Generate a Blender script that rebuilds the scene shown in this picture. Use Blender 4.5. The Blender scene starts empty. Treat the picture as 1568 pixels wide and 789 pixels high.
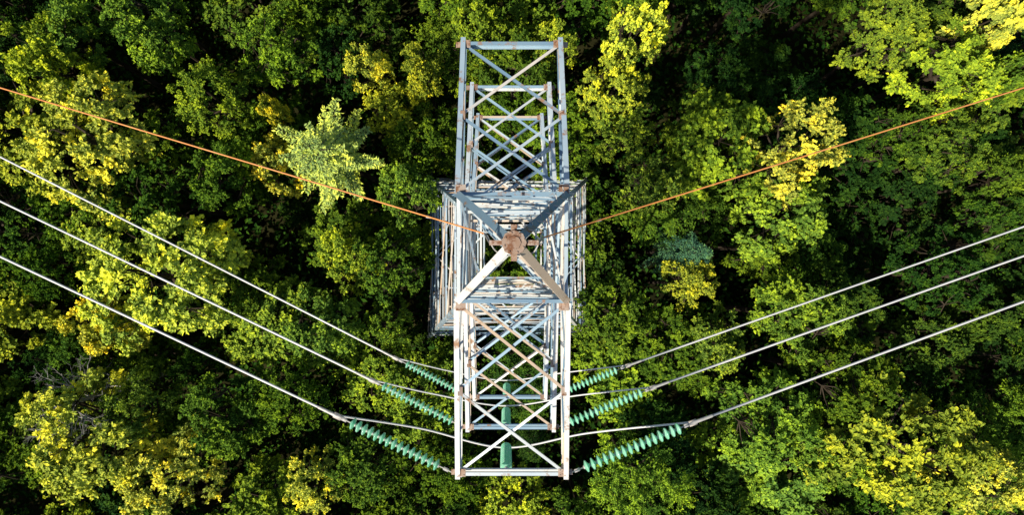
import bpy, math, random
import numpy as np
from mathutils import Vector
random.seed(7); rng=np.random.default_rng(11)
H=46.0; F=1045.0; NX,NY=775.0,402.0
def P(px,py,d): return np.array([(px-NX)/F*d,(NY-py)/F*d,H-d])
scene=bpy.context.scene
# ---------- materials ----------
def newmat(name):
    m=bpy.data.materials.new(name); m.use_nodes=True
    nt=m.node_tree; nt.nodes.clear()
    o=nt.nodes.new('ShaderNodeOutputMaterial'); return m,nt,o
def N(nt,t,**k):
    n=nt.nodes.new(t)
    for a,b in k.items(): setattr(n,a,b)
    return n
def ramp(nt,stops):
    r=N(nt,'ShaderNodeValToRGB'); e=r.color_ramp.elements
    while len(e)<len(stops): e.new(0.5)
    for i,(p,c) in enumerate(stops): e[i].position=p; e[i].color=(*c,1)
    return r
def steel(name,base1,base2,rust,amount,scale=3.0,metal=0.15,rough=0.5,tints=None):
    m,nt,o=newmat(name); L=nt.links.new
    tc=N(nt,'ShaderNodeTexCoord')
    n1=N(nt,'ShaderNodeTexNoise'); n1.inputs['Scale'].default_value=scale; n1.inputs['Detail'].default_value=6; n1.inputs['Roughness'].default_value=.7
    n2=N(nt,'ShaderNodeTexNoise'); n2.inputs['Scale'].default_value=scale*.45; n2.inputs['Detail'].default_value=4
    L(tc.outputs['Object'],n1.inputs['Vector']); L(tc.outputs['Object'],n2.inputs['Vector'])
    r2=ramp(nt,[(.35,base1),(.65,base2)]); L(n2.outputs[0],r2.inputs[0])
    r1=ramp(nt,[(amount,(0,0,0)),(amount+.09,(1,1,1))]); L(n1.outputs[0],r1.inputs[0])
    at=N(nt,'ShaderNodeAttribute',attribute_name='tint')
    mul=N(nt,'ShaderNodeMix',data_type='RGBA',blend_type='MULTIPLY'); mul.inputs[0].default_value=1
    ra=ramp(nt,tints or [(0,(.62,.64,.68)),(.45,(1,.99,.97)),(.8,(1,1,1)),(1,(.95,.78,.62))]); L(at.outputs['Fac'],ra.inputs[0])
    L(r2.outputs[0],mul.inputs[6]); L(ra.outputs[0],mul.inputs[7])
    mx=N(nt,'ShaderNodeMix',data_type='RGBA'); L(r1.outputs[0],mx.inputs[0]); L(mul.outputs[2],mx.inputs[6]); mx.inputs[7].default_value=(*rust,1)
    b=N(nt,'ShaderNodeBsdfPrincipled'); L(mx.outputs[2],b.inputs['Base Color']); b.inputs['Metallic'].default_value=metal; b.inputs['Roughness'].default_value=rough
    L(b.outputs[0],o.inputs[0]); return m
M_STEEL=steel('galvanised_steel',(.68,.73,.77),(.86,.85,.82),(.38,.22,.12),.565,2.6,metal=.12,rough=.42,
   tints=[(0,(.24,.38,.52)),(.22,(.42,.62,.78)),(.42,(.86,.95,1)),(.75,(1.1,1.06,1)),(1,(.90,.66,.46))])  # blue stops paint shaded steel, pale stops highlights, last stop rusty brown
M_RUST=steel('rusty_plate',(.40,.26,.18),(.50,.42,.36),(.22,.10,.05),.5,8,rough=.7)
M_CABLE=steel('aluminium_cable',(.76,.77,.79),(.86,.86,.86),(.6,.6,.6),.7,metal=0)
M_COP=steel('rusted_ground_wire',(.80,.29,.07),(.85,.38,.12),(.5,.17,.05),.6,metal=0)
M_CAP=steel('insulator_cap',(.50,.50,.49),(.68,.66,.62),(.32,.2,.13),.62,20)
M_CONC=steel('concrete',(.3,.3,.28),(.38,.37,.35),(.2,.2,.17),.6)
def glass():
    m,nt,o=newmat('green_glass'); b=N(nt,'ShaderNodeBsdfPrincipled')
    n=N(nt,'ShaderNodeTexNoise'); n.inputs['Scale'].default_value=6
    r=ramp(nt,[(.35,(.30,.84,.56)),(.65,(.56,.97,.78))]); nt.links.new(n.outputs[0],r.inputs[0]); nt.links.new(r.outputs[0],b.inputs['Base Color'])
    b.inputs['Roughness'].default_value=.12; b.inputs['Coat Weight'].default_value=.6
    t=N(nt,'ShaderNodeBsdfTranslucent'); nt.links.new(r.outputs[0],t.inputs['Color'])
    mx=N(nt,'ShaderNodeMixShader'); mx.inputs[0].default_value=.35; nt.links.new(b.outputs[0],mx.inputs[1]); nt.links.new(t.outputs[0],mx.inputs[2])
    nt.links.new(mx.outputs[0],o.inputs[0]); return m
M_GLASS=glass()
def leafmat(name):
    m,nt,o=newmat(name); L=nt.links.new
    oi=N(nt,'ShaderNodeObjectInfo'); at=N(nt,'ShaderNodeAttribute',attribute_name='tint')
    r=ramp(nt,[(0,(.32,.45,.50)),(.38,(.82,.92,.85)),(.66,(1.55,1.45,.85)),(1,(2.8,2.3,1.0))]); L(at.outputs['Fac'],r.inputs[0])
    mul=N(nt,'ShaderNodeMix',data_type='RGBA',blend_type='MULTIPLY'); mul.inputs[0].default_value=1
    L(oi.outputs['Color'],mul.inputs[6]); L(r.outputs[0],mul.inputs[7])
    d=N(nt,'ShaderNodeBsdfDiffuse'); L(mul.outputs[2],d.inputs['Color'])
    L(d.outputs[0],o.inputs[0]); return m
M_LEAF=leafmat('leaves')
def barkmat(name,c1,c2):
    m,nt,o=newmat(name); b=N(nt,'ShaderNodeBsdfDiffuse')
    n=N(nt,'ShaderNodeTexNoise'); n.inputs['Scale'].default_value=7; n.inputs['Detail'].default_value=2
    r=ramp(nt,[(.35,c1),(.65,c2)]); nt.links.new(n.outputs[0],r.inputs[0]); nt.links.new(r.outputs[0],b.inputs['Color'])
    nt.links.new(b.outputs[0],o.inputs[0]); return m
M_BARK=barkmat('bark',(.04,.03,.02),(.10,.08,.06))
M_DEAD=barkmat('dead_wood',(.25,.24,.23),(.45,.44,.43))
M_GROUND=barkmat('forest_floor',(.012,.014,.006),(.04,.04,.015))

# ---------- mesh builder ----------
class MB:
    def __init__(s): s.v=[];s.f=[];s.m=[];s.t=[];s.n=0
    def add(s,v,f,mi=0,tint=.5):
        v=np.asarray(v,float); f=np.asarray(f,int)
        s.v.append(v); s.f.append(f+s.n); s.n+=len(v)
        s.m.append(np.full(len(f),mi)); s.t.append(np.broadcast_to(np.asarray(tint,float),(len(f),)))
    def mesh(s,name,mats,smooth=False):
        V=np.concatenate(s.v);Fc=np.concatenate(s.f);M=np.concatenate(s.m);T=np.concatenate(s.t)
        me=bpy.data.meshes.new(name); me.vertices.add(len(V)); me.vertices.foreach_set('co',V.ravel().astype(np.float32))
        me.loops.add(len(Fc)*4); me.loops.foreach_set('vertex_index',Fc.ravel().astype(np.int32))
        me.polygons.add(len(Fc)); me.polygons.foreach_set('loop_start',(np.arange(len(Fc))*4).astype(np.int32))
        try: me.polygons.foreach_set('loop_total',np.full(len(Fc),4,dtype=np.int32))
        except Exception: pass
        for m in mats: me.materials.append(m)
        me.update(calc_edges=True)
        me.polygons.foreach_set('material_index',M.astype(np.int32))
        me.polygons.foreach_set('use_smooth',np.full(len(Fc),smooth))
        a=me.attributes.new('tint','FLOAT','FACE'); a.data.foreach_set('value',T.astype(np.float32))
        me.update(); return me
    def obj(s,name,mats,parent=None,smooth=False):
        o=bpy.data.objects.new(name,s.mesh(name,mats,smooth)); scene.collection.objects.link(o)
        if parent: o.parent=parent
        return o
def nz(v): return v/(np.linalg.norm(v)+1e-9)
def frame(a):
    a=nz(a); u=np.array([0,0,1.]) if abs(a[2])<.9 else np.array([1.,0,0])
    b=nz(np.cross(a,u)); return a,b,np.cross(a,b)
def tube(mb,pts,rad,sides=6,mi=0,tint=.5,cap=True):
    pts=np.asarray(pts,float); n=len(pts); rad=np.broadcast_to(rad,(n,))
    ang=np.arange(sides)/sides*2*math.pi; V=[]
    for i in range(n):
        a=pts[min(i+1,n-1)]-pts[max(i-1,0)]; _,b,c=frame(a)
        V.append(pts[i]+rad[i]*(np.cos(ang)[:,None]*b+np.sin(ang)[:,None]*c))
    V=np.concatenate(V); Fs=[]
    for i in range(n-1):
        for k in range(sides):
            k2=(k+1)%sides; Fs.append((i*sides+k,i*sides+k2,(i+1)*sides+k2,(i+1)*sides+k))
    if cap and sides%2==0:
        for base in (0,(n-1)*sides):
            for k in range(1,sides-2,2): Fs.append((base,base+k,base+k+1,base+k+2))
    mb.add(V,Fs,mi,tint)
def lathe(mb,o,a,prof,sides=14,mi=0,tint=.5):
    a,b,c=frame(a); ang=np.arange(sides)/sides*2*math.pi
    V=np.concatenate([o+a*s+r*(np.cos(ang)[:,None]*b+np.sin(ang)[:,None]*c) for s,r in prof]); Fs=[]
    for i in range(len(prof)-1):
        for k in range(sides):
            k2=(k+1)%sides; Fs.append((i*sides+k,i*sides+k2,(i+1)*sides+k2,(i+1)*sides+k))
    mb.add(V,Fs,mi,tint)
def box(mb,c,ax,ay,az,mi=0,tint=.5):
    V=[c+i*ax+j*ay+k*az for i in(-1,1) for j in(-1,1) for k in(-1,1)]
    mb.add(V,[(0,1,3,2),(4,6,7,5),(0,4,5,1),(2,3,7,6),(0,2,6,4),(1,5,7,3)],mi,tint)
WS=.78
def angle(mb,p1,p2,w,nrm,off=0.,t=.010,flip=False,tint=None):
    """L-section rolled steel angle"""
    w=w*WS
    p1=np.asarray(p1,float);p2=np.asarray(p2,float)
    a=nz(p2-p1); n=nrm-a*np.dot(a,nrm); n=nz(n); b=np.cross(a,n)
    if flip: b=-b
    j=off+random.uniform(-.004,.004)
    prof=[(0,0),(w,0),(w,-t),(t,-t),(t,-w),(0,-w)]
    V=[]
    for p in(p1,p2):
        for x,y in prof: V.append(p+b*(x-w*.4)+n*(y+j))
    Fs=[(i,(i+1)%6,(i+1)%6+6,i+6) for i in range(6)]+[(0,1,2,3),(0,3,4,5),(6,9,8,7),(6,11,10,9)]
    mb.add(V,Fs,0,random.random() if tint is None else tint)

# ---------- tower ----------
tower=bpy.data.objects.new('lattice_transmission_tower',None); scene.collection.objects.link(tower)
CX,CY=.12,.29
zT=32.6
def hw(z):
    if z>=23: return 1.09+(zT-z)/(zT-23)*.13
    return 1.22+(23-z)/23*4.3
def corner(i,z):
    sx,sy=[(-1,-1),(1,-1),(1,1),(-1,1)][i]
    return np.array([CX+sx*hw(z),CY+sy*hw(z),z])
FN=[np.array([0,-1.,0]),np.array([1.,0,0]),np.array([0,1.,0]),np.array([-1.,0,0])]
body=MB()
for i in range(4):
    sx,sy=[(-1,-1),(1,-1),(1,1),(-1,1)][i]
    for za,zb,w in((zT,23,.12),(23,0,.17)):
        a=corner(i,za);b=corner(i,zb); t=.014
        prof=[(0,0),(-sx*w,0),(-sx*w,-sy*t),(-sx*t,-sy*t),(-sx*t,-sy*w),(0,-sy*w)]
        V=[p+np.array([x,y,0]) for p in(a,b) for x,y in prof]
        Fs=[(k,(k+1)%6,(k+1)%6+6,k+6) for k in range(6)]+[(0,1,2,3),(0,3,4,5),(6,9,8,7),(6,11,10,9)]
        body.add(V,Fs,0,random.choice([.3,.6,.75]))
zs=[32.6,31.5,29.7,28.9,27.8,26.0,25.1,24.0,23.0]
zl=[23.0,20.4,17.2,13.4,9.0,5.0]
for i in range(4):
    j=(i+1)%4; n=FN[i]
    for a,b in zip(zs[:-1],zs[1:]):
        angle(body,corner(i,a),corner(j,a),.09,n)
        angle(body,corner(i,a),corner(j,b),.06,n,-.02); angle(body,corner(j,a),corner(i,b),.06,n,-.05)
    for a,b in zip(zl[:-1],zl[1:]):
        angle(body,corner(i,a),corner(j,a),.10,n)
        angle(body,corner(i,a),corner(j,b),.09,n,-.02); angle(body,corner(j,a),corner(i,b),.09,n,-.06)
        ra=hw(a)/(hw(a)+hw(b)); zx=a-(a-b)*ra; X=(corner(i,zx)+corner(j,zx))/2
        angle(body,corner(i,zx),corner(j,zx),.06,n,-.04)
        for p,q in((i,j),(j,i)):
            c1=corner(p,(a+zx)/2); d1=(corner(p,a)+X)/2; angle(body,c1,d1,.05,n,-.03)
            c2=corner(p,(b+zx)/2); d2=(corner(p,b)+X)/2; angle(body,c2,d2,.05,n,-.03)
            if b<14: angle(body,d2,(corner(p,b)*.72+corner(q,b)*.28),.05,n,-.03)
    angle(body,corner(i,5),corner(j,5),.11,n); mid=(corner(i,5)+corner(j,5))/2
    angle(body,mid,corner(i,.3),.11,n,-.03); angle(body,mid,corner(j,.3),.11,n,-.03)
    for q in(i,j):
        for z in (1.8,3.4):
            f=(5-z)/4.7; pt=mid*(1-f)+corner(q,.3)*f; angle(body,corner(q,z),pt,.06,n,-.03)
    for z in (17.2,9.0,5.0,20.4):
        m1=(corner(i,z)+corner(j,z))/2; k=(j+1)%4; m2=(corner(j,z)+corner(k,z))/2
        angle(body,m1,m2,.08,np.array([0,0,1.]),-.03)
for z in (31.5,28.9,27.8,25.1,24.0,23.0):
    angle(body,corner(0,z),corner(2,z),.07,np.array([0,0,1.]),-.02); angle(body,corner(1,z),corner(3,z),.07,np.array([0,0,1.]),-.06)
for z in (31.5,27.8,24.0,20.4,17.2,13.4):
    h=hw(z)
    for fy in ((-.72,.72) if z>21 else (-.8,-.5,.5,.8)):
        y=CY+fy*h
        angle(body,[CX-h+.02,y,z],[CX+h-.02,y,z],.08,np.array([0,0,1.]),-.10,tint=random.choice([.5,.7,.9,1.,.3]))
    if z<25:
        for fx in (-.7,.7): angle(body,[CX+fx*h,CY-h+.02,z],[CX+fx*h,CY+h-.02,z],.07,np.array([0,0,1.]),-.15)
body.obj('tower_body',[M_STEEL],tower)
arms=MB(); plates=MB()
UP=np.array([0,0,1.])
levels=[(31.5,32.6),(27.8,28.9),(24.0,25.1)]
TIP={1:(4.61,4.65,4.66),-1:(-4.44,-4.37,-4.33)}
tips={}
for L,(zl_,zu) in enumerate(levels):
    for s in(1,-1):
        yt=TIP[s][L]; w=1.03 if s>0 else 1.13
        T=[np.array([CX+q*w,yt,zl_]) for q in(-1,1)]
        T2=[t+UP*.16 for t in T]
        ci=(3,2) if s>0 else (0,1)
        R=[corner(c,zl_) for c in ci]; U=[corner(c,zu) for c in ci]
        tips[(L,s)]=T
        yo=np.array([0,float(s),0])
        for q in(0,1):
            side=np.array([[-1.,0,0],[1.,0,0]][q])
            ext=yo*.12
            angle(arms,U[q],T2[q]+ext,.13,UP,.02,flip=(q==1),tint=(.35 if s>0 else .65)+random.uniform(-.1,.1)); angle(arms,R[q],T[q]+ext,.12,side,.02)  # upper chords: +Y arms get the bluish shade tint, -Y arms the sunlit one
            K=4
            for k in range(K):
                f0,f1=k/K,(k+1)/K
                u0=U[q]*(1-f0)+T2[q]*f0; l0=R[q]*(1-f0)+T[q]*f0; u1=U[q]*(1-f1)+T2[q]*f1; l1=R[q]*(1-f1)+T[q]*f1
                if k: angle(arms,u0,l0,.045,side,-.01)
                angle(arms,*( (u0,l1) if k%2 else (l0,u1)),.045,side,-.03)
        nb=2
        for k in range(nb):
            f0,f1=k/nb,(k+1)/nb
            a0=[U[q]*(1-f0)+T2[q]*f0 for q in(0,1)]; a1=[U[q]*(1-f1)+T2[q]*f1 for q in(0,1)]
            angle(arms,a0[0],a1[1],.075,UP,-.0); angle(arms,a0[1],a1[0],.075,UP,-.04)
        if L>0:
            for k in range(nb):
                f0,f1=(k+.0)/nb,(k+1)/nb
                a0=[R[q]*(1-f0)+T[q]*f0 for q in(0,1)]; a1=[R[q]*(1-f1)+T[q]*f1 for q in(0,1)]
                if L==2 or k==0: angle(arms,a0[0],a1[1],.055,UP,-.0); angle(arms,a0[1],a1[0],.055,UP,-.04)
        angle(arms,T2[0],T2[1],.09,UP,.035); angle(arms,T[0],T[1],.09,yo)
        for q in(0,1):
            sx=-1 if q==0 else 1
            box(plates,T2[q]+np.array([-sx*.07,-s*.02,.032]),np.array([.09,0,0]),np.array([0,.08,0]),UP*.006,0,random.random())
            box(plates,T[q]+np.array([sx*.05,0,.06]),np.array([.1,0,0]),np.array([0,.06,0]),UP*.006,0,random.random())
            for bx,by in((-.05,-.05),(.05,-.05),(-.05,.05),(.05,.05)):
                c=T2[q]+np.array([-sx*.07+bx,-s*.02+by,.04]); lathe(plates,c,UP,[(0,.014),(.014,.014),(.0141,.001)],6)
            box(plates,U[q]+np.array([-sx*.08,s*.05,.02]),np.array([.10,0,0]),np.array([0,.10,0]),UP*.006,0,random.random())
            m=(U[q]+T2[q])/2; box(plates,m+np.array([-sx*.06,0,.030]),np.array([.05,0,0]),np.array([0,.09,0]),UP*.004,0,random.random())
arms.obj('cross_arms',[M_STEEL],tower)
peak=MB(); apex=np.array([.124,.31,35.25])
for i in range(4):
    c=corner(i,zT); sx,sy=[(-1,-1),(1,-1),(1,1),(-1,1)][i]
    top=apex+np.array([sx*.10,sy*.10,-.02]); out=nz(np.array([sx,sy,.9]))
    angle(peak,c,top,.18,out,flip=(i%2==0),tint=[.72,.95,.12,.1][i])  # sun side painted in
    j=(i+1)%4; cj=corner(j,zT); sj=[(-1,-1),(1,-1),(1,1),(-1,1)][j]; tj=apex+np.array([sj[0]*.1,sj[1]*.1,-.02])
    for f in(.45,):
        angle(peak,c*(1-f)+top*f,cj*(1-f)+tj*f,.045,FN[i],-.05)
    if i in(1,3): angle(peak,c,cj*.55+tj*.45,.045,FN[i],-.03)
peak.obj('ground_wire_peak',[M_STEEL],tower)
lathe(plates,apex,UP,[(0,.001),(0,.2),(.02,.205),(.03,.2),(.031,.12),(.05,.11),(.051,.001)],8,0,.3)
for k in range(8):
    a=k/8*2*math.pi+.3; lathe(plates,apex+np.array([math.cos(a)*.16,math.sin(a)*.16,.03]),UP,[(0,.016),(.02,.016),(.0201,.001)],6,0,.9)
for s in(-1,1):
    box(plates,apex+np.array([s*.27,0,-.03]),np.array([.12,0,0]),np.array([0,.04,0]),UP*.012)
    box(plates,apex+np.array([0,s*.22,-.03]),np.array([.05,0,0]),np.array([0,.07,0]),UP*.01)
plates.obj('gusset_plates',[M_RUST],tower)
sb=MB()
c=corner(2,zT); top=apex+np.array([.1,.1,-.02])
for k in range(1,11):
    p=c+(top-c)*k/11.5; d=nz(np.array([-.2 if k%2 else 1.,1. if k%2 else -.2,0.2])); tube(sb,[p,p+d*.17],.010,6)
for k in range(70):
    z=32.3-k*.42; p=corner(2,z); d=np.array([0,1.,0]) if k%2 else np.array([1.,0,0]); tube(sb,[p,p+d*.17],.011,6)
sb.obj('step_bolts',[M_CAP],tower)
ft=MB()
for i in range(4):
    p=corner(i,0); box(ft,p+UP*.05,np.array([.5,0,0]),np.array([0,.5,0]),UP*.3); box(ft,p+UP*.42,np.array([.3,0,0]),np.array([0,.3,0]),UP*.07)
ft.obj('concrete_footings',[M_CONC],tower)

# ---------- insulators ----------
def string(p1,p2,nd,name='glass_insulator_string',pitch=.146,r=.13):
    mb=MB(); p1=np.asarray(p1);p2=np.asarray(p2); Lg=np.linalg.norm(p2-p1); a=(p2-p1)/Lg
    ln=nd*pitch; s0=(Lg-ln)*.5
    tube(mb,[p1,p1+a*s0],.016,6,0); tube(mb,[p1+a*(s0+ln),p2],.016,6,0)
    _,b,c=frame(a)
    box(mb,p1+a*s0*.5,a*.06,b*.035,c*.01,0,.3); box(mb,p2-a*s0*.5,a*.07,b*.04,c*.012,0,.3)
    for k in range(nd):
        o=p1+a*(s0+k*pitch)
        lathe(mb,o,a,[(0,.001),(0,.03),(.01,.042),(.03,.044),(.04,.036)],10,0,.6)
        lathe(mb,o,a,[(.025,.044),(.040,.072),(.055,r*.9),(.066,r),(.084,r*.98),(.084,r*.8),(.10,r*.68),(.096,r*.55),(.12,.055),(.135,.03)],18,1)
        lathe(mb,o,a,[(.085,.018),(pitch,.018)],6,0)
    return mb.obj(name,[M_CAP,M_GLASS],None,True)
def cable(pts,r,mat,name,sides=8):
    mb=MB(); tube(mb,pts,r,sides); return mb.obj(name,[mat],None,True)
def crom(pts,n=14):
    pts=[np.asarray(p,float) for p in pts]; q=[2*pts[0]-pts[1]]+pts+[2*pts[-1]-pts[-2]]; out=[]
    for i in range(1,len(q)-2):
        for k in range(n):
            t=k/n; a,b,c,d=q[i-1:i+3]
            out.append(.5*((2*b)+(c-a)*t+(2*a-5*b+4*c-d)*t*t+(3*b-a-3*c+d)*t**3))
    out.append(pts[-1]); return np.array(out)
def span(p,q,length=130,sag_curv=.0006):
    d=q-p; hd=np.array([d[0],d[1],0]); D=np.linalg.norm(hd); hd/=D
    sl=(d[2])/D-sag_curv*D
    return np.array([p+hd*t+UP*(sl*t+sag_curv*t*t) for t in np.linspace(0,length,60)])
ends=[
 ((517,638),(1061,648),14.95,(0,393),(1568,462),15.9,14.4,[(645,657,16.1),(773,686,16.55),(900,664,16.1)],(775,718),(15,16)),
 ((570,583),(1000,594),18.65,(0,308),(1568,392),19.9,18.1,[(665,604,19.7),(774,622,20.2),(885,606,19.7)],(775,650),(15,15)),
 ((606,549),(962,560),22.45,(0,240),(1568,347),24.0,21.9,[(690,569,23.5),(774,583,24.0),(865,571,23.5)],(776,606),(14,14)),
]
for L,(le,re,d,lx,rx,dx,da,jp,hp,nd) in enumerate(ends):
    T=tips[(L,-1)]
    A=T[0]+np.array([-.12,-.02,.05]); B=T[1]+np.array([.12,-.02,.05])
    l=P(*le,d); r=P(*re,d)
    string(A,l,nd[0]); string(B,r,nd[1])
    for e,x in((l,lx),(r,rx)):
        q=P(*x,dx); pts=span(e,q); cable(pts,(.026,.029,.031)[L],M_CABLE,'power_line_cable')
        mb=MB(); aa=nz(pts[1]-pts[0]); tube(mb,[e-aa*.1,e+aa*.02,e+aa*.1,e+aa*.45,e+aa*.5],[.03,.05,.04,.036,.026],10); _,b,c=frame(aa); box(mb,e,aa*.09,b*.06,c*.02,0,.9)
        mb.obj('dead_end_clamp',[M_CAP],None,True)
    J=crom([l-UP*.06]+[P(*p) for p in jp]+[r-UP*.06]); cable(J,.022,M_CABLE,'jumper_cable')
    top=P(*hp,H-levels[L][0]); top[2]=levels[L][0]; top[1]=T[0][1]
    bot=P(*jp[1]); bot=np.array([top[0],top[1],bot[2]])
    string(top,bot,12)
for s,(a,b) in(( -1,((742,358),(0,134))),(1,((832,364),(1568,134)))):
    p=P(*a,10.95); q=P(*b,11.9)
    st=apex+np.array([s*.38,0,-.03]); cable([st,p],.02,M_CAP,'ground_wire_clamp')
    cable(span(p,q),.0125,M_COP,'ground_wire')
    pp=span(p,q,1.6)
    mb=MB()
    e=pp[30]; hd=nz(pp[31]-pp[30]); tube(mb,[e-UP*.05-hd*.18,e-UP*.05-hd*.08,e-UP*.05+hd*.08,e-UP*.05+hd*.18],[.028,.01,.01,.028],8); mb.obj('vibration_damper',[M_CAP],None,True)
cable(crom([P(745,359,10.96),P(760,385,11.2),P(787,392,11.3),P(815,388,11.2),P(829,365,10.96)]),.012,M_CAP,'ground_wire_jumper')

# ---------- trees ----------
def leaves(mb,C,Nrm,T,Ln,W,tint,mi=1):
    n=len(C); Nrm=Nrm/np.linalg.norm(Nrm,axis=1)[:,None]
    T=T-Nrm*(T*Nrm).sum(1)[:,None]; T/=np.linalg.norm(T,axis=1)[:,None]+1e-9
    B=np.cross(Nrm,T); Ln=Ln[:,None];W=W[:,None]
    V=np.stack([C-T*Ln*.5,C+B*W*.5+Nrm*W*.12,C+T*Ln*.5-Nrm*Ln*.1,C-B*W*.5+Nrm*W*.12],1).reshape(-1,3)
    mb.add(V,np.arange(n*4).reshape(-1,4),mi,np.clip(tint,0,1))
def rdir(n,up=0.):
    v=rng.normal(size=(n,3)); v[:,2]+=up; return v/np.linalg.norm(v,axis=1)[:,None]
def broadleaf(name,R=3.2,Ht=13.,nclump=75,nspray=16,nleaf=16,ls=.2,asp=.62,rc=(.5,.85),dome=.75,nlimb=8):
    mb=MB(); zc=Ht-R*dome*1.05
    trunk=[[0,0,-.3],[.08,.05,Ht*.3],[-.05,.1,Ht*.55],[.05,0,zc+R*.25]]
    tube(mb,trunk,[.24,.19,.15,.07],8,0)
    limbs=[]
    lob=rng.uniform(.72,1.12,nlimb)
    for k in range(nlimb):
        a=k/nlimb*2*math.pi+rng.uniform(-.3,.3); rr=R*.58*lob[k]; z=zc+R*rng.uniform(-.1,.35)
        e=np.array([math.cos(a)*rr,math.sin(a)*rr,z]); s=np.array([0,0,zc-R*rng.uniform(.2,.8)])
        m=(s+e)/2+np.array([0,0,-.15*R*.3])+rng.normal(size=3)*.12
        tube(mb,[s,m,e],[.10,.07,.045],6,0); limbs.append(e)
    limbs.append(np.array([0,0,zc+R*.35])); limbs=np.array(limbs)
    for c in range(nclump):
        d=rdir(1,.55)[0]; az=math.atan2(d[1],d[0])%(2*math.pi); li=int(az/(2*math.pi)*nlimb)%nlimb
        rad=R*lob[li]*(rng.uniform(.80,1.04) if rng.random()<.8 else rng.uniform(.35,.8))
        ctr=np.array([d[0]*rad,d[1]*rad,zc+d[2]*rad*dome+rng.uniform(-.3,.3)])
        li=np.argmin(((limbs-ctr)**2).sum(1)); 
        tube(mb,[limbs[li],(limbs[li]+ctr)/2+rng.normal(size=3)*.1,ctr],[.035,.025,.012],4,0,.5,False)
        r=rng.uniform(*rc); cv=rng.normal()*.14
        out=nz(ctr-np.array([0,0,zc-R*.5]))
        S=rdir(nspray)+out*.5+np.array([0,0,.15]); S/=np.linalg.norm(S,axis=1)[:,None]; S[:,2]*=.8
        t=np.sqrt(rng.uniform(.03,1.,(nspray,nleaf)))*rng.uniform(.7,1.2,(nspray,1))
        C=S[:,None,:]*t[:,:,None]*r; C=C.reshape(-1,3)+rng.normal(size=(nspray*nleaf,3))*r*.075
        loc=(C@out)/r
        C=C+ctr
        n=len(C); Nr=rng.normal(size=(n,3))*.55+np.array([0,0,.55])+out*.5
        T=np.repeat(S,nleaf,0)+rng.normal(size=(n,3))*.6
        l=ls*rng.uniform(.65,1.25,n)
        leaves(mb,C,Nr,T,l,l*asp,.35+cv+rng.normal(size=n)*.14+loc*.28)  # tint rises outward in each clump, painting bright tops and dark gaps
    return mb.mesh(name,[M_BARK,M_LEAF])
def conifer(name,R=2.3,Ht=15.,whorls=15,per=7,ls=.13,droop=.25,dens=34,fw=.38,span_=.55):
    mb=MB(); tube(mb,[[0,0,-.3],[.03,0,Ht*.5],[0,0,Ht]],[.2,.12,.02],8,0)
    for w in range(whorls):
        f=w/(whorls-1); z=Ht*.98-(f**.9)*Ht*span_; Lw=R*(.15+.85*f**.6); a0=rng.uniform(0,6.28)
        for k in range(per):
            a=a0+k/per*6.283+rng.uniform(-.3,.3); L=Lw*rng.uniform(.6,1.2)
            hd=np.array([math.cos(a),math.sin(a),0]); sd=np.array([-hd[1],hd[0],0])
            pt=lambda t: np.array([0,0,z])+hd*L*t+UP*(L*(.25*t-droop*2*t*t))
            tube(mb,[pt(0),pt(.5),pt(1)],[.035,.02,.008],4,0)
            nt=max(4,int(L*6)); cv=rng.normal()*.12
            for t in np.linspace(.15,1,nt):
                for s in(-1,1):
                    q=pt(t); tl=L*.24*(1.15-t)+.13; td=nz(hd*.7+sd*s*.8+UP*rng.uniform(-.15,.2))
                    m=max(5,int(tl*dens)); u=rng.uniform(0,1,m)
                    C=q+td*(u*tl)[:,None]+rng.normal(size=(m,3))*.035
                    T=td+rng.normal(size=(m,3))*.55; Nr=rng.normal(size=(m,3))*.45+UP
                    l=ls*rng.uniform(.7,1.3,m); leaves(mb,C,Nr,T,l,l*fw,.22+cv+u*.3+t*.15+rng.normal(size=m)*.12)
    return mb.mesh(name,[M_BARK,M_LEAF])
OAK=[broadleaf('oak_a',3.3,13,66,14,15,.225,.66,(.45,.8),.75,8), broadleaf('oak_b',3.0,12.5,56,15,15,.24,.7,(.5,.88),.8,7), broadleaf('oak_c',3.6,14,76,13,15,.22,.62,(.42,.8),.65,9)]
FINE=[broadleaf('birch_a',2.7,13.5,72,13,17,.16,.62,(.36,.66),.95,7), broadleaf('birch_b',3.1,13,92,12,17,.16,.62,(.34,.64),.8,9), broadleaf('birch_c',2.5,12.5,60,14,18,.17,.6,(.38,.72),1.0,6)]
SPR=[broadleaf('ash_a',3.1,13,50,12,22,.2,.42,(.8,1.2),.75,8)]
BUSH=[broadleaf('bush_a',2.6,6,40,12,14,.24,.6,(.5,.8),.7,6)]
CON=[conifer('spruce_a',2.3,15,13,7,.16,.25,26,.45),conifer('pine_a',2.7,14.5,7,7,.20,.0,24,.42,.30)]
HTS={}
for m in OAK+FINE+SPR+BUSH+CON:
    co=np.empty(len(m.vertices)*3,np.float32); m.vertices.foreach_get('co',co); HTS[m.name]=float(co[2::3].max())
placed=[]
def tree(me,x,y,s,col,name,sz=None):
    o=bpy.data.objects.new(name,me); scene.collection.objects.link(o)
    o.location=(x,y,0); sz=sz or s
    o.scale=(s,s,sz); o.rotation_euler=(random.uniform(-.05,.05),random.uniform(-.05,.05),random.uniform(0,6.28))
    o.color=(*col,1); placed.append((x,y,s)); return o
def jit(c,a=.18):
    k=random.uniform(1-a,1+a); return (min(c[0]*k*random.uniform(.92,1.14),.65),c[1]*k,c[2]*k*random.uniform(.8,1.2))
YEL=(.60,.64,.10);YG=(.36,.45,.05);LG=(.21,.33,.045);MID=(.115,.205,.026);MD=(.07,.145,.022);DK=(.032,.08,.017);BL=(.07,.19,.12);PALE=(.46,.55,.17)
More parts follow.
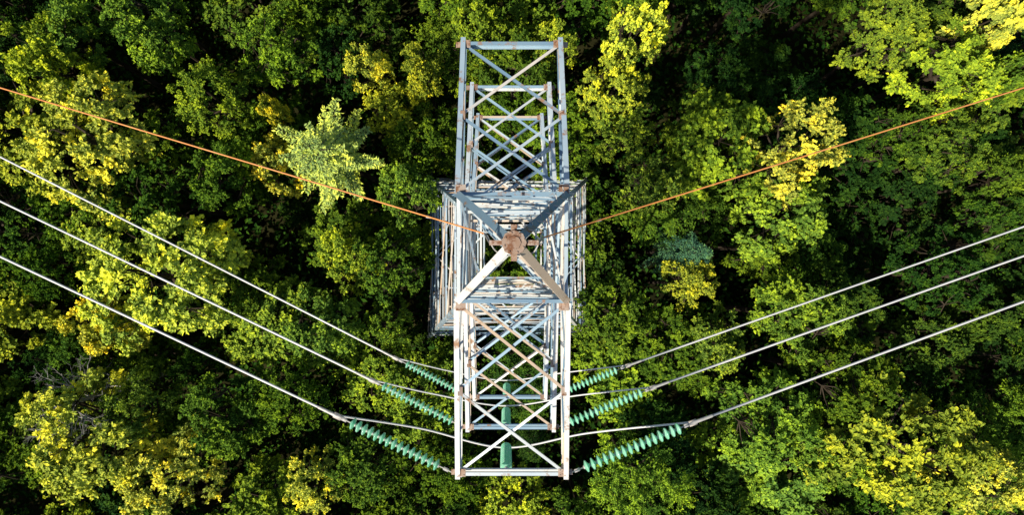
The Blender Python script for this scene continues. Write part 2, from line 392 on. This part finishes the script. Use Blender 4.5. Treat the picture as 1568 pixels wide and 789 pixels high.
K=[
 (115,205,110,YEL,OAK,15.5),(40,100,75,YG,OAK,14),(215,30,70,LG,FINE,14),
 (225,445,130,YEL,OAK[2:],16),(320,395,55,YEL,OAK,14.5),(150,500,65,YEL,OAK,14),
 (505,228,90,PALE,[CON[1]],16.5),(415,250,50,YEL,OAK,13.5),
 (962,42,58,YEL,OAK,16),(1235,205,85,YEL,OAK,16.5),(1130,230,100,LG,OAK,15),(1230,310,85,LG,OAK,14.5),
 (1400,50,70,LG,FINE,15),(1470,80,85,YG,FINE,15.5),(1530,20,60,YEL,OAK,15),(1560,95,45,LG,OAK,15),
 (1420,720,135,YG,OAK,16),(1310,690,70,LG,OAK,14.5),(1520,745,75,YEL,OAK,14.5),
 (110,690,110,YEL,OAK,15),(230,740,85,YEL,OAK,14),(190,610,60,LG,OAK,14),
 (470,760,55,YEL,FINE,13.5),(1000,770,85,LG,SPR,15.5),(1170,650,95,LG,FINE,14.5),(1320,605,85,MID,FINE,14.5),
 (640,120,42,YG,FINE,14),(560,105,42,YEL,FINE,13.5),(520,385,60,YG,FINE,13.5),(395,165,25,YEL,OAK,13.5),
 (1072,380,48,BL,[CON[0]],14.5),(1075,445,50,YG,FINE,13.5),(940,130,65,YG,FINE,14.5),(985,180,60,LG,FINE,14),
 (960,480,75,MID,FINE,14),(1010,270,60,LG,FINE,14),(1120,520,60,LG,FINE,13.5),(1230,500,80,LG,FINE,14.5),
 (1390,200,60,MD,FINE,13),(1480,200,70,MID,FINE,14),(1470,430,80,DK,FINE,13.5),(1120,110,60,DK,FINE,12),
 (330,250,70,MID,FINE,14.5),(300,130,70,LG,FINE,14.5),(420,60,70,LG,FINE,14.5),(600,290,60,LG,FINE,14),(600,420,70,MID,FINE,14.5),(480,500,70,LG,FINE,14),(600,500,45,LG,FINE,13),
 (440,620,70,MID,FINE,14),(330,640,80,MID,FINE,14),(560,730,70,MID,FINE,13.5),(300,560,40,MD,FINE,12),(40,420,55,MD,FINE,13),(60,560,55,DK,FINE,12),
 (1450,530,60,MD,FINE,12),(1540,470,55,MD,FINE,13),(1540,280,50,MID,FINE,13),(740,40,55,LG,FINE,14),(830,60,45,YG,FINE,13.5),
 (1545,340,45,MD,FINE,13),
]
for px,py,r,col,ms,zt in K:
    me=random.choice(ms); d=H-zt+(2.0 if me is CON[1] else 1.2); p=P(px,py,d); Rw=r/F*d
    base={'oak_a':3.6,'oak_b':3.4,'oak_c':3.8,'birch_a':3.0,'birch_b':3.3,'birch_c':2.8,'ash_a':3.6,'spruce_a':2.4,'pine_a':2.7}[me.name]
    s=Rw/base
    nm='spruce_tree' if me.name=='spruce_a' else 'pine_tree' if me.name=='pine_a' else 'broadleaf_tree'
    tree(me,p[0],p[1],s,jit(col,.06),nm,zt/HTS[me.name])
g=3.5
pn=P(505,228,31.5)
LOW=[(*P(1370,390,36)[:2],3.6),(*P(1290,85,36)[:2],3.4),(*P(1080,90,36)[:2],2.6),(*P(1500,575,36)[:2],3.2),(*P(20,565,36)[:2],2.6),(*P(400,330,36)[:2],1.8),(*P(1420,290,36)[:2],2.4),(*P(640,60,36)[:2],1.6),(*P(450,690,36)[:2],1.8)]
for iy in range(-8,9):
    for ix in range(-13,14):
        x=ix*g+random.uniform(-1.4,1.4)+(g/2 if iy%2 else 0); y=iy*g+random.uniform(-1.4,1.4)
        if abs(x-CX)<6.3 and abs(y-CY)<6.3: continue
        if math.hypot(x-pn[0],y-pn[1])<3.3: continue
        near=min(math.hypot(x-a,y-b)/(2.6*s) for a,b,s in placed[:len(K)])
        right=x>8
        low=any(math.hypot(x-a,y-b)<r for a,b,r in LOW)
        if near<(.9 if right else .8): continue
        if right and random.random()<.12: continue
        u=random.random()
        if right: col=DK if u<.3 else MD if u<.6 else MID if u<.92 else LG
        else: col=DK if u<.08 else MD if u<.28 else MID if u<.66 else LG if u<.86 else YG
        me=random.choice(FINE*3+OAK+SPR) if random.random()>.04 else CON[0]
        if me is CON[0]: col=BL if random.random()<.6 else DK
        s=random.uniform(.65,1.0); zt=random.uniform(9,12.5) if right else random.uniform(10,13.2)
        if low: s=random.uniform(.5,.7); zt=random.uniform(5.5,7.5); col=DK  # low trees coloured darkest, painting in the shade of the canopy gaps
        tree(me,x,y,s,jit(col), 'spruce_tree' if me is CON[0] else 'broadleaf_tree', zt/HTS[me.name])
for k in range(50):
    x,y=random.uniform(-7,7),random.uniform(-7,7)
    tree(BUSH[0],x,y,random.uniform(.4,.7),jit(random.choice([MD,LG,MID])),'bush')
ug=MB(); n=70000
C=np.stack([rng.uniform(-46,46,n),rng.uniform(-28,28,n),rng.uniform(.1,1,n)],1)
C[:,2]+= (np.sin(C[:,0]*.9)*np.cos(C[:,1]*1.1)+1)*rng.uniform(0,1.3,n)
l=rng.uniform(.25,.5,n); leaves(ug,C,rng.normal(size=(n,3))*.5+UP,rng.normal(size=(n,3)),l,l*.6,rng.normal(size=n)*.2+.4,0)
o=ug.obj('forest_undergrowth',[M_LEAF]); o.color=(.04,.10,.015,1)
def dead(name,x,y,Ht,R):
    mb=MB(); tube(mb,[[0,0,-.3],[.1,0,Ht*.5],[.2,.1,Ht*.8]],[.2,.14,.09],8)
    def br(p,d,L,r,dep):
        q=p+d*L*.5+rng.normal(size=3)*L*.05; e=q+nz(d+rng.normal(size=3)*.25)*L*.5; tube(mb,[p,q,e],[r,r*.75,r*.45],5)
        if dep>0:
            for _ in range(4):
                s=p+(e-p)*rng.uniform(.35,1); br(s,nz(d+rng.normal(size=3)*.55),L*.6,r*.5,dep-1)
    for k in range(8):
        a=k*.8; br(np.array([.15,.05,Ht*(.55+.027*k)]),nz(np.array([math.cos(a),math.sin(a),.45])),R*.7,.06,3)
    o=mb.obj(name,[M_DEAD]); o.location=(x,y,0)
p=P(-4,655,29); dead('dead_tree',p[0],p[1],17.0,2.3)
gm=MB(); n=81; xs=np.sign(np.linspace(-1,1,n))*np.abs(np.linspace(-1,1,n))**2*500
X,Y=np.meshgrid(xs,xs); Z=.25*np.sin(X*.12)*np.cos(Y*.15)-.15; V=np.stack([X,Y,Z],-1).reshape(-1,3)
Fs=[(j*n+i,j*n+i+1,(j+1)*n+i+1,(j+1)*n+i) for j in range(n-1) for i in range(n-1)]
gm.add(V,Fs); gm.obj('ground',[M_GROUND],None,True)
# ---------- light ----------
EL,AZ=math.radians(49),math.radians(232)
w=bpy.data.worlds.new('World'); scene.world=w; w.use_nodes=True; nt=w.node_tree
bg=nt.nodes['Background']; sky=nt.nodes.new('ShaderNodeTexSky'); sky.sky_type='NISHITA'; sky.sun_disc=False
sky.sun_elevation=EL; sky.sun_rotation=AZ; nt.links.new(sky.outputs[0],bg.inputs[0]); bg.inputs[1].default_value=.085
sd=bpy.data.lights.new('sun','SUN'); sd.energy=5; sd.angle=math.radians(.5); sd.color=(1,.91,.75)
so=bpy.data.objects.new('sun',sd); scene.collection.objects.link(so)
dirv=Vector((math.sin(AZ)*math.cos(EL),math.cos(AZ)*math.cos(EL),math.sin(EL)))
so.rotation_euler=dirv.to_track_quat('Z','Y').to_euler()
cd=bpy.data.cameras.new('camera'); co=bpy.data.objects.new('camera',cd); scene.collection.objects.link(co)
co.location=(0,0,H); co.rotation_euler=(0,0,0); cd.sensor_width=36; cd.lens=36*F/1568; cd.clip_end=2000; cd.clip_start=.1
cd.shift_x=(784-NX)/1568; cd.shift_y=(NY-394.5)/1568
scene.camera=co
scene.view_settings.view_transform='Standard'; scene.view_settings.look='None'; scene.view_settings.exposure=0
print('trees',len(placed))
